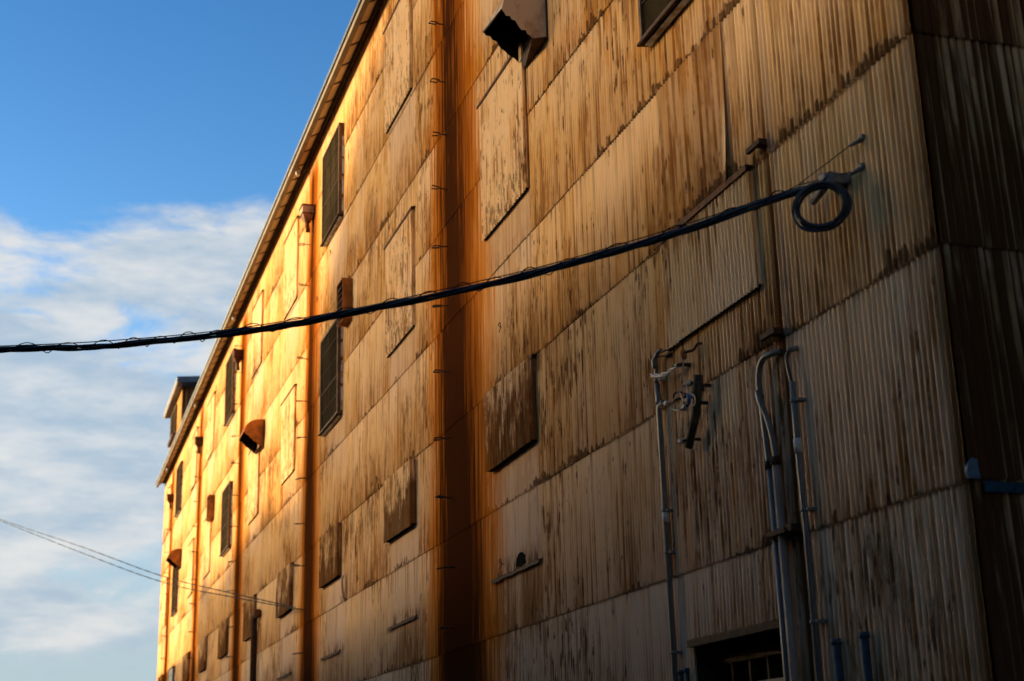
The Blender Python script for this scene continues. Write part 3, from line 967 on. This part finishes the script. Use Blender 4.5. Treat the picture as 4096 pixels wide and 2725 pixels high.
mb.build("sill", M_RUSTDK, tws)

# ------------------------------------------------------------------ electrical fittings near the corner
def clamp_ring(mb, x, y, z, r, wy=0.07):
    mb.tube([(x, y, z - 0.014), (x, y, z + 0.014)], r + 0.008, 12)
    mb.box(x - r * 0.3, -0.004, y - wy, y + 0.005, z - 0.012, z + 0.012)

# left conduit
cx, cy = -0.07, 4.76
cd = empty("conduit", (cx, cy, 0), "dark grey conduit with a swan neck top standing left of the insulator arm", "conduit")
mb = MB()
mb.tube([(cx, cy, 0.0), (cx, cy, 5.14), (cx, cy + 0.015, 5.34)], [0.029, 0.029, 0.028], 12)
mb.build("pipe", M_CONDUIT, cd)
mb = MB()
mb.tube([(cx, cy + 0.015, 5.33), (cx, cy + 0.01, 5.46), (cx, cy + 0.005, 5.56)], [0.025, 0.021, 0.023], 10)
mb.tube(smooth_path([(cx - 0.01, cy, 5.50), (cx - 0.02, cy - 0.01, 5.58), (cx - 0.01, cy - 0.08, 5.64), (cx, cy - 0.13, 5.66)], 4), [0.034] * 5 + [0.025] * 4 + [0.017] * 4, 10)
mb.build("weather_cap", M_CONDUIT, cd)
mb = MB()
mb.tube(smooth_path([(cx, cy - 0.12, 5.63), (cx, cy - 0.22, 5.62), (-0.05, cy - 0.32, 5.61)], 5), 0.011, 6)
mb.tube([(-0.05, cy - 0.28, 5.61), (-0.01, cy - 0.33, 5.63)], 0.024, 8)
mb.tube(smooth_path([(cx, cy - 0.06, 5.60), (cx, cy - 0.14, 5.585), (-0.03, cy - 0.26, 5.56)], 5), 0.010, 6)
mb.tube([(-0.05, cy - 0.22, 5.56), (-0.01, cy - 0.27, 5.57)], 0.022, 8)
mb.build("lead_wire", M_RUSTDK, cd)
for z in (5.13, 4.03, 3.62, 2.66, 5.37):
    mb = MB()
    clamp_ring(mb, cx, cy, z, 0.028)
    mb.build("clamp", M_GALV if z < 5.2 else M_COUPL, cd)
mb = MB()
mb.tube([(cx, cy, 3.96), (cx, cy, 4.07)], 0.034, 12)
cpo = mb.build("coupling", M_COUPL, cd)
cpo.location.z -= 0.04
# twisted tail from the conduit to the wall
tw2 = MB()
p0, p1 = Vector((-0.11, 4.80, 5.43)), Vector((-0.10, 4.20, 5.37))
for k in range(3):
    pts = []
    for q in range(25):
        t_ = q / 24
        p = p0.lerp(p1, t_) + Vector((0, 0, -0.04 * math.sin(math.pi * t_)))
        a = t_ * 9 + k * 2.1
        pts.append(p + Vector((math.cos(a) * 0.014, 0, math.sin(a) * 0.014)))
    tw2.tube(pts, 0.010, 6)
tw2.build("twisted_tail", M_COUPL, cd)
mb = MB()
mb.tube([(-0.10, 4.30, 5.385), (-0.09, 4.14, 5.36), (-0.005, 4.10, 5.35)], 0.02, 8)
mb.build("tail_insulator", M_RUSTDK, cd)

# insulator arm
def insulator(mb, p, ax, s=1.0):
    prof = [(0, .012), (0.004, .034), (0.02, .042), (0.032, .040), (0.038, .026), (0.05, .026), (0.055, .038), (0.072, .040), (0.082, .030), (0.088, .012)]
    mb.lathe(p, ax, [(a * s, r * s) for a, r in prof], 14)

arm = empty("insulator_arm", (-0.12, 3.9, 4.5), "mossy dark timber arm slanting down the wall with porcelain insulators and loose white wires", "insulator arm")
mb = MB()
mb.tube([(-0.13, 3.70, 5.13), (-0.13, 3.72, 5.05), (-0.12, 3.83, 4.78), (-0.12, 4.04, 4.51)], [0.048, 0.047, 0.040, 0.042], 12)
mb.build("timber", M_WOODARM, arm)
boxes("strap", M_RUSTDK, arm, [(-0.10, 0.0, 3.78, 3.80, 4.87, 4.90), (-0.09, 0.0, 3.70, 3.72, 5.02, 5.05), (-0.09, 0.0, 3.99, 4.01, 4.57, 4.595)])
for (p, ax, s) in (((-0.17, 3.78, 5.07), (-0.1, 1, 0.05), 0.75), ((-0.16, 3.93, 4.885), (0, 1, -0.05), 0.78), ((-0.16, 4.06, 4.575), (0, 1, 0.1), 0.78)):
    mb = MB()
    insulator(mb, p, ax, s)
    io = mb.build("insulator", M_PORC, arm)
    mb = MB()
    pv_ = Vector(p)
    av = Vector(ax).normalized()
    mb.tube([pv_ - av * 0.08, pv_ + av * 0.13], 0.011, 6)
    mb.build("pin", M_RUSTDK, io)
w1 = [(-.13, 3.96, 5.40), (-.14, 4.00, 5.30), (-.14, 4.04, 5.23), (-.14, 4.07, 5.16), (-.15, 4.09, 5.07), (-.16, 4.04, 5.00), (-.17, 3.93, 4.935), (-.18, 3.84, 4.94)]
w1b = [(-.18, 3.84, 4.94), (-.20, 3.76, 4.96), (-.20, 3.68, 4.92), (-.20, 3.66, 4.86), (-.20, 3.70, 4.83), (-.20, 3.77, 4.86)]
w2 = [(-.13, 3.98, 5.40), (-.14, 4.05, 5.18), (-.14, 4.18, 5.06), (-.14, 4.30, 5.02), (-.14, 4.33, 4.98), (-.14, 4.26, 4.93), (-.15, 4.10, 4.89)]
w3 = [(-.14, 4.00, 5.19), (-.14, 4.05, 4.90), (-.15, 4.07, 4.75), (-.16, 4.13, 4.60)]
w4 = [(-.20, 3.83, 5.09), (-.20, 3.81, 5.02), (-.20, 3.78, 4.94), (-.20, 3.79, 4.86)]
for wpts, rr in ((w1, 0.0065), (w1b, 0.0055), (w2, 0.0055), (w3, 0.003), (w4, 0.009)):
    mb = MB()
    mb.tube(smooth_path(wpts, 6), rr, 6)
    mb.build("wire", M_WIREW, arm)
mb = MB()
mb.tube([(-.20, 3.80, 4.97), (-.205, 3.785, 4.93), (-.20, 3.79, 4.86)], [0.016, 0.022, 0.015], 8)
mb.build("tape", M_BLUETIE, arm)

hk = empty("hook_insulator", (-0.05, 4.0, 5.45), "rusty brown hook insulator screwed to the wall above the timber arm", "insulator")
mb = MB()
mb.lathe((-0.13, 3.98, 5.36), (0, 0.1, 1), [(0, .012), (0.02, .026), (0.05, .033), (0.08, .03), (0.10, .018), (0.11, .01)], 12)
mb.build("bell", M_HOODR, hk)
mb = MB()
mb.tube(smooth_path([(-0.13, 3.97, 5.43), (-0.12, 3.90, 5.42), (-0.08, 3.86, 5.43), (-0.05, 3.84, 5.48), (-0.0, 3.84, 5.49)], 5), 0.014, 6)
mb.build("hook", M_IRON, hk)

sc_ = empty("spool_insulators", (-0.05, 4.45, 5.04), "pair of small porcelain spools on a rusty bracket by the conduit at a sheet lap", "insulator")
mb = MB()
insulator(mb, (-0.13, 4.56, 5.06), (0, 1, 0.1), 0.65)
mb.build("spool", M_PORC, sc_)
mb = MB()
insulator(mb, (-0.12, 4.42, 5.045), (0, 1, 0.1), 0.75)
mb.build("spool", M_PORC, sc_)
mb = MB()
mb.tube(smooth_path([(-0.12, 4.66, 5.07), (-0.12, 4.40, 5.03), (-0.09, 4.33, 5.05), (-0.02, 4.22, 5.06)], 4), 0.013, 6)
mb.tube(smooth_path([(-0.10, 4.34, 5.05), (-0.11, 4.30, 5.10), (-0.08, 4.24, 5.11), (-0.02, 4.22, 5.08)], 4), 0.011, 6)
mb.build("bracket", M_RUST, sc_)
mb = MB()   # the long cleat between spool bracket and arm
mb.box(-0.035, -0.012, 3.84, 4.20, 5.02, 5.06)
mb.build("cleat", M_RUSTDK, sc_)

# twin cables in conduit by the stained strip
tcn = empty("twin_conduit", (-0.08, 2.5, 0), "pair of grey pipes with a curved flexible top beside the brown stained strip", "conduit")
mb = MB()
mb.tube(smooth_path([(-0.01, 2.33, 4.97), (-0.06, 2.42, 4.965), (-0.08, 2.52, 4.955), (-0.085, 2.60, 4.88), (-0.085, 2.63, 4.75), (-0.085, 2.61, 4.55), (-0.085, 2.59, 4.3), (-0.085, 2.57, 4.03)], 5), 0.027, 12)
mb.build("flexible_conduit", M_CONDUIT, tcn)
mb = MB()
mb.tube(smooth_path([(-0.115, 2.61, 4.68), (-0.12, 2.57, 4.57), (-0.10, 2.51, 4.42), (-0.09, 2.46, 4.22), (-0.085, 2.44, 4.03)], 5), 0.025, 12)
mb.build("flexible_conduit", M_CONDUIT, tcn)
mb = MB()
mb.tube([(-0.085, 2.565, 0.0), (-0.085, 2.565, 4.01)], 0.028, 12)
mb.build("pipe", M_CONDUIT, tcn)
mb = MB()
mb.tube([(-0.085, 2.45, 0.0), (-0.085, 2.45, 4.01)], 0.036, 12)
mb.build("pipe", M_CONDUITP, tcn)
mb = MB()
mb.tube([(-0.085, 2.57, 3.99), (-0.085, 2.57, 4.05)], 0.04, 12)
mb.build("collar", M_RUSTDK, tcn)
mb = MB()
mb.tube([(-0.085, 2.445, 4.0), (-0.085, 2.445, 4.07)], 0.046, 12)
mb.build("collar", M_RUSTDK, tcn)
mb = MB()
mb.tube([(-0.10, 2.61, 4.62), (-0.10, 2.61, 4.655)], 0.04, 12)
mb.build("strap", M_CONDUIT, tcn)
mb = MB()
mb.box(-0.145, -0.004, 2.30, 2.64, 3.41, 3.45)
mb.build("clamp", M_RUSTDK, tcn)

# right conduit
rc = empty("conduit", (-0.08, 2.08, 0), "slim grey conduit with a bent thin top, right of the brown stained strip", "conduit")
mb = MB()
mb.tube([(-0.08, 2.07, 0), (-0.08, 2.06, 3.4), (-0.08, 2.075, 4.1), (-0.08, 2.07, 4.62)], 0.027, 12)
mb.build("pipe", M_CONDUIT, rc)
mb = MB()
mb.tube(smooth_path([(-0.08, 2.075, 4.60), (-0.08, 2.115, 4.73), (-0.08, 2.125, 4.85), (-0.06, 2.09, 4.91), (-0.01, 2.07, 4.91)], 5), 0.016, 10)
mb.build("cable_tail", M_CABLE, rc)
mb = MB()
mb.tube([(-0.075, 2.10, 4.905), (-0.005, 2.06, 4.915)], 0.024, 10)
mb.build("entry_gland", M_CONDUIT, rc)
mb = MB()
mb.tube([(-0.08, 2.074, 4.02), (-0.08, 2.076, 4.14)], 0.033, 12)
mb.build("coupling", M_COUPL, rc)
for z in (4.46, 3.55, 2.66):
    mb = MB()
    clamp_ring(mb, -0.08, 2.07, z, 0.027)
    mb.build("clamp", M_GALV, rc)

# short blue pipe stubs low on the wall
STL = ["blue grey pipe stub low on the wall, left one right of the slim conduit",
       "blue grey pipe stub low on the wall, nearest the corner of the building",
       "short blue pipe stub just right of the dark grey conduit foot",
       "short blue pipe stub hard against the left side of the dark window"]
for i_, (y, zt, r_) in enumerate(((1.80, 2.49, 0.034), (1.40, 2.50, 0.034), (4.66, 2.48, 0.024), (4.52, 2.485, 0.021))):
    st = empty("pipe_stub", (-0.06, y, 0), STL[i_], "pipe", "blue pipe stubs low on the wall")
    mb = MB()
    mb.tube([(-0.06, y, 0.0), (-0.06, y, zt)], r_, 12)
    mb.build("pipe", M_STUB, st)
    mb = MB()
    mb.tube([(-0.06, y, zt - 0.03), (-0.06, y, zt + 0.012)], r_ + 0.006, 12)
    mb.build("end_cap", M_BLUE, st)

# flashing on the end wall
fl = empty("metal_flashing", (0.25, -0.04, 3.3), "blue painted metal strip across the dark end wall near the corner", "flashing")
mb = MB()
i0 = 0
us = np.arange(0.09, 1.6, 0.012)
for u in us:
    w_ = -0.03 - 0.006 * math.cos(2 * math.pi * u / PITCH * 0.5)
    mb.v += [(u, w_, 3.295), (u, w_ - 0.002, 3.365), (u, -0.004, 3.375)]
for a in range(len(us) - 1):
    for j in range(2):
        p = a * 3 + j
        mb.f.append((p, p + 1, p + 4, p + 3)); mb.s.append(True)
mb.build("strip", M_BLUE, fl)
pt = MB()
pts2 = [(-0.02, 3.385), (-0.035, 3.43), (-0.025, 3.47), (0.005, 3.51), (0.02, 3.525), (0.055, 3.515), (0.062, 3.45), (0.07, 3.385)]
pt.face([(p[0], -0.030 - 0.004 * math.sin(i * 1.7), p[1]) for i, p in enumerate(pts2)])
pt.face([(p[0], -0.024 - 0.004 * math.sin(i * 1.7), p[1]) for i, p in reversed(list(enumerate(pts2)))])
for a in range(len(pts2)):
    p, q = pts2[a], pts2[(a + 1) % len(pts2)]
    pt.face([(p[0], -0.030 - 0.004 * math.sin(a * 1.7), p[1]), (q[0], -0.030 - 0.004 * math.sin((a + 1) % len(pts2) * 1.7), q[1]), (q[0], -0.003, q[1]), (p[0], -0.003, p[1])])
tag(pt.build("metal_patch", M_PALEBL), "torn pale blue scrap of sheet metal wrapped on the building corner above the blue strip", "patch")

# low vent pipe with elbow, and the curled scrap of flashing
vp = empty("vent_pipe", (-0.12, 32.6, 0), "dark rusty pipe with an elbow into the wall, low beside a downpipe stain", "pipe")
mb = MB()
mb.tube([(-0.13, 32.45, 0.0), (-0.13, 32.45, 5.95)] + [(-0.13 + 0.0, 32.45 - 0.16 * (1 - math.cos(a)), 5.95 + 0.16 * math.sin(a)) for a in np.linspace(0.2, math.pi / 2, 6)] + [(-0.10, 31.95, 6.11)], 0.09, 12)
mb.build("pipe", M_RUSTDK, vp)
mb = MB()
mb.tube([(-0.11, 32.02, 6.11), (-0.10, 31.9, 6.11)], 0.12, 12)
mb.build("collar", M_RUST, vp)
cs = MB()
pth = [(-0.02, 5.62), (-0.12, 5.58), (-0.16, 5.45), (-0.15, 5.28), (-0.10, 5.12), (-0.03, 5.06)]
for (xa, za), (xb, zb) in zip(pth[:-1], pth[1:]):
    cs.prism([(xa * 0.6, za), (xb * 0.6, zb), (xb * 0.6 + 0.008, zb + 0.004), (xa * 0.6 + 0.008, za + 0.004)], 20.42, 20.58)
tag(cs.build("metal_strip", M_RUST), "curled rusty strip of sheet metal sticking out beside a low rusted shutter", "metal strip")

# ------------------------------------------------------------------ the thick cable
cab = empty("utility_cable", (-0.15, 1.4, 6.0), "thick black bundled cable with lashing wire ending in a coil on the wall", "cable")
ckey = [(-9.80, 9.79, 6.60), (-8.2, 8.40, 6.22), (-6.438, 6.86, 5.908), (-5.403, 5.965, 5.756), (-4.407, 5.104, 5.673), (-3.377, 4.214, 5.671), (-2.709, 3.637, 5.707), (-1.917, 2.952, 5.762), (-1.166, 2.303, 5.877), (-0.592, 1.806, 5.993), (-0.20, 1.45, 6.075)]
cpath = smooth_path(ckey, 26)
n = len(cpath)
dirs = []
for k in range(n):
    d = (cpath[min(n - 1, k + 1)] - cpath[max(0, k - 1)]).normalized()
    dirs.append(d)
cum = [0.0]
for k in range(1, n): cum.append(cum[-1] + (cpath[k] - cpath[k - 1]).length)
for sidx, (ox, oz, rr) in enumerate(((0.0, 0.012, 0.0165), (0.021, -0.010, 0.0145), (-0.021, -0.008, 0.0155), (0.002, -0.026, 0.0115))):
    pts = []
    for k in range(n):
        sd_ = dirs[k].cross(Vector((0, 0, 1))).normalized()
        up = sd_.cross(dirs[k]).normalized()
        a = cum[k] * 3.2 + 0.4 * math.sin(cum[k] * 2.3)
        x_ = ox * math.cos(a) - oz * math.sin(a)
        z_ = ox * math.sin(a) + oz * math.cos(a)
        pts.append(cpath[k] + sd_ * x_ * 0.9 + up * (z_ - 0.012 + 0.003 * math.sin(cum[k] * 5 + sidx)))
    mb = MB()
    mb.tube(pts, rr, 8)
    mb.build("cable_core", M_CABLE, cab)
mb = MB()
msg = [p + Vector((0, 0, 0.032 + 0.006 * math.sin(c_ * 1.3))) for p, c_ in zip(cpath, cum)]
mb.tube(msg, 0.0055, 6)
mb.build("support_wire", M_STRAND, cab)
mb = MB()
hp_ = []
PER = 0.40
nn = int(cum[-1] / PER * 14)
j = 0
for q in range(nn):
    s_ = cum[-1] * q / (nn - 1)
    while j < n - 2 and cum[j + 1] < s_: j += 1
    t_ = (s_ - cum[j]) / max(1e-6, cum[j + 1] - cum[j])
    p = cpath[j].lerp(cpath[j + 1], t_)
    d = dirs[j]
    sd_ = d.cross(Vector((0, 0, 1))).normalized()
    up = sd_.cross(d).normalized()
    loop = s_ / PER + 0.35 * math.sin(s_ * 1.9)
    a = 2 * math.pi * loop
    wob = 1.0 + 0.22 * math.sin(math.floor(loop) * 2.7)
    hp_.append(p + sd_ * math.cos(a) * 0.038 + up * (math.sin(a) * 0.047 * wob))
mb.tube(hp_, 0.0050, 5)
mb.build("lashing_wire", M_STRAND, cab)
# the coil of slack: a few turns hanging at the wall end, facing down the street
mb = MB()
cc = Vector((-0.27, 1.06, 5.775))
eh = Vector((-0.72, 0.69, 0.0))
for q0, (dn, dr, r_) in enumerate(((0.0, 0.0, 0.015), (0.034, 0.014, 0.013), (-0.03, -0.012, 0.014), (0.006, -0.026, 0.011), (-0.008, 0.024, 0.011), (0.02, -0.005, 0.012))):
    pts = []
    for q in range(73):
        a = 2 * math.pi * q / 72
        rr = 0.193 + dr + 0.010 * math.sin(2 * a + 0.6 + q0 * 0.35) + 0.005 * math.sin(3 * a + q0)
        pts.append(cc + eh * (rr * math.cos(a)) + Vector((0, 0, rr * 0.98 * math.sin(a) - 0.004 * q0)) + Vector((0.69, 0.72, 0)) * (dn + 0.02 * math.sin(a + q0 * 1.3)))
    mb.tube(pts, r_, 8)
mb.build("coil", M_CABLE, cab)
mb = MB()
mb.tube(smooth_path([(-0.30, 1.56, 6.06), (-0.22, 1.46, 6.075), (-0.17, 1.30, 6.04), (-0.17, 1.12, 6.01)], 5), [0.024] * 16, 8)
mb.build("tail", M_CABLE, cab)
# dead-end clamp on the wall
mb = MB()
mb.box(-0.16, -0.004, 1.02, 1.16, 5.97, 6.05)
mb.tube([(-0.17, 1.02, 5.99), (-0.17, 1.34, 5.92)], 0.03, 8)
mb.tube([(-0.15, 1.06, 6.04), (-0.15, 1.20, 6.07)], 0.034, 10)
mb.build("wall_clamp", M_GALV, cab)
# two stays from the support wire to eye bolts
j0 = Vector((-0.22, 1.46, 6.115))
for ti, (ay, az) in enumerate(((0.80, 6.235), (0.85, 6.01))):
    mb = MB()
    mb.tube([msg[-8], j0, Vector((-0.06, ay + 0.03, az - 0.005))], 0.0045, 6)
    mb.build("stay_wire", M_STRAND, cab)
    mb = MB()
    mb.tube([(-0.09, ay + 0.05, az - 0.03), (-0.03, ay, az), (0.0, ay - 0.02, az + 0.03)], [0.012, 0.02, 0.02], 8)
    mb.lathe((-0.012, ay - 0.015, az + 0.02), (1, 0, 0), [(-0.02, 0.02), (0.0, 0.034), (0.01, 0.034)], 10)
    e_ = mb.build("wall_eye", M_GALV, cab)

# ------------------------------------------------------------------ two thin overhead wires far along
for wi, key in enumerate((
        [(-10.2, 72.5, 16.55), (-7.813, 61.1, 13.67), (-4.577, 45.5, 10.017), (-2.493, 35.466, 7.61), (-1.145, 28.97, 6.267), (-0.24, 25.2, 5.49)],
        [(-10.2, 72.5, 16.45), (-7.808, 61.07, 13.60), (-4.567, 45.46, 9.80), (-2.469, 35.35, 7.41), (-1.144, 28.96, 6.17), (-0.24, 25.2, 5.46)])):
    mb = MB()
    pp = smooth_path(key, 30)
    for ph in (0, math.pi):
        mb.tube([p + Vector((0.010 * math.cos(i * 0.9 + ph), 0, 0.010 * math.sin(i * 0.9 + ph))) for i, p in enumerate(pp)], 0.008, 5)
    tag(mb.build("overhead_wire", M_STRAND), ["upper of two thin twisted wires slanting down from the sky to the wall",
         "lower of two thin twisted wires slanting down from the sky to the wall"][wi], "wire", "thin twisted wires at lower left")

# ------------------------------------------------------------------ unseen blocks added to shade the wall
def tall_block(name, label, x0, x1, y0, y1, h, mat, roof=None, storey=3.2):
    e_ = empty(name, ((x0 + x1) / 2, (y0 + y1) / 2, 0), label, "building")
    mb = MB()
    mb.box(x0, x1, y0, y1, 0, h)
    mb.build("wall", mat, e_)
    mb = MB()
    if roof:
        n_ = len(roof)
        # roof profile of (y, z) extruded along x
        i_ = len(mb.v)
        mb.v += [(x0, p[0], p[1]) for p in roof] + [(x1, p[0], p[1]) for p in roof]
        for k_ in range(n_):
            k2 = (k_ + 1) % n_
            mb.f.append((i_ + k_, i_ + k2, i_ + n_ + k2, i_ + n_ + k_)); mb.s.append(False)
        mb.f.append(tuple(i_ + k_ for k_ in range(n_))); mb.s.append(False)
        mb.f.append(tuple(i_ + n_ + k_ for k_ in reversed(range(n_)))); mb.s.append(False)
    else:
        mb.box(x0 - 0.15, x1 + 0.15, y0 - 0.15, y1 + 0.15, h + 0.002, h + 0.25)
    mb.build("roof", M_ROOF, e_)
    z_ = 1.0
    while z_ + 1.6 < h:
        y_ = y0 + 1.2
        while y_ + 1.5 < y1:
            mb = MB()
            mb.box(x1 - 0.02, x1 + 0.05, y_, y_ + 1.3, z_, z_ + 1.4)
            w_ = mb.build("window", M_FRAME, e_)
            mb = MB()
            mb.box(x1 + 0.051, x1 + 0.056, y_ + 0.08, y_ + 1.22, z_ + 0.08, z_ + 1.32)
            mb.build("pane", M_GLASS, w_)
            y_ += 4.5
        z_ += storey
    return e_


ta, te = math.tan(SUN_AZ), math.tan(SUN_EL) / math.cos(SUN_AZ)
def occ(d, y, z): return (y + d * ta, z + d * te)
# unseen low shed, set to throw the flat shadow edge at the far end
yA, hA = occ(11.5, 50.3, 6.45)
tall_block("shadow_shed", "unseen low grey shed set to throw the flat shadow edge at the far end", -17.5, -11.5, yA, yA + 26, hA, M_NBR)
# unseen row, higher and farther, its top shaped to the middle shadow edge
yB, hB = occ(70, 24, 8.25)
yB2, _ = occ(70, 48.6, 8)
tall_block("shadow_row", "unseen brown clad row shaped to throw the middle shadow edge", -84, -70, yB, yB2, hB, M_NBR2,
           roof=[(yB, hB), (yB2, hB), (yB2, hB + 0.4), (yB2 - 2.0, hB + 1.1), (yB2 - 4.0, hB + 0.2), (yB2 - 7, hB + 0.15), (yB2 - 11, hB + 0.5), (yB2 - 17.5, hB + 0.75), (yB2 - 19.5, hB + 0.2), (yB, hB + 0.1)])
# unseen tall block, roof shaped to throw the slanting shadow edge
d3 = 130
prof = [(27.2, 6.5), (25.6, 10.0), (22.6, 13.0), (19.0, 15.5), (14.0, 17.6)]
pr3 = [occ(d3, *p) for p in prof]
base = 20.0
tall_block("shadow_gable", "unseen pale gabled block shaped to throw the slanting shadow edge", -d3 - 25, -d3, -70, pr3[0][0], base, M_NBR,
           roof=[(-70, base), (pr3[0][0], base)] + pr3 + [(pr3[-1][0] - 6, pr3[-1][1] + 2.5), (-70, pr3[-1][1] + 2.5)])
# unseen blocks added round the camera to darken the low and near walls
tall_block("near_shade_block", "unseen brown clad block added to darken the near end of the wall", -20, -11.0, -30, 14, 10.9, M_NBR2)
tall_block("low_shade_block", "unseen dark clad block added to darken the lower part of the long wall", -19, -11.2, 14.3, 49, 8.0, M_NBR2)
tall_block("side_shade_block", "unseen brown clad block added to darken the end wall", 0.9, 16, -30, -1.3, 13.0, M_NBR2)
# pole that carries the far end of the thick cable
pl = empty("utility_pole", (-9.3, 25.5, 0), "grey concrete pole beyond the left edge carrying wires", "pole")
pl.location = (-9.85, 9.83, 0)
mb = MB()
mb.tube([(-9.85, 9.83, 0), (-9.85, 9.83, 9.0)], [0.17, 0.11], 14)
mb.build("shaft", M_CONC, pl)
mb = MB()
mb.box(-9.91, -9.79, 9.2, 10.45, 8.1, 8.2)
mb.build("cross_arm", M_GALV, pl)
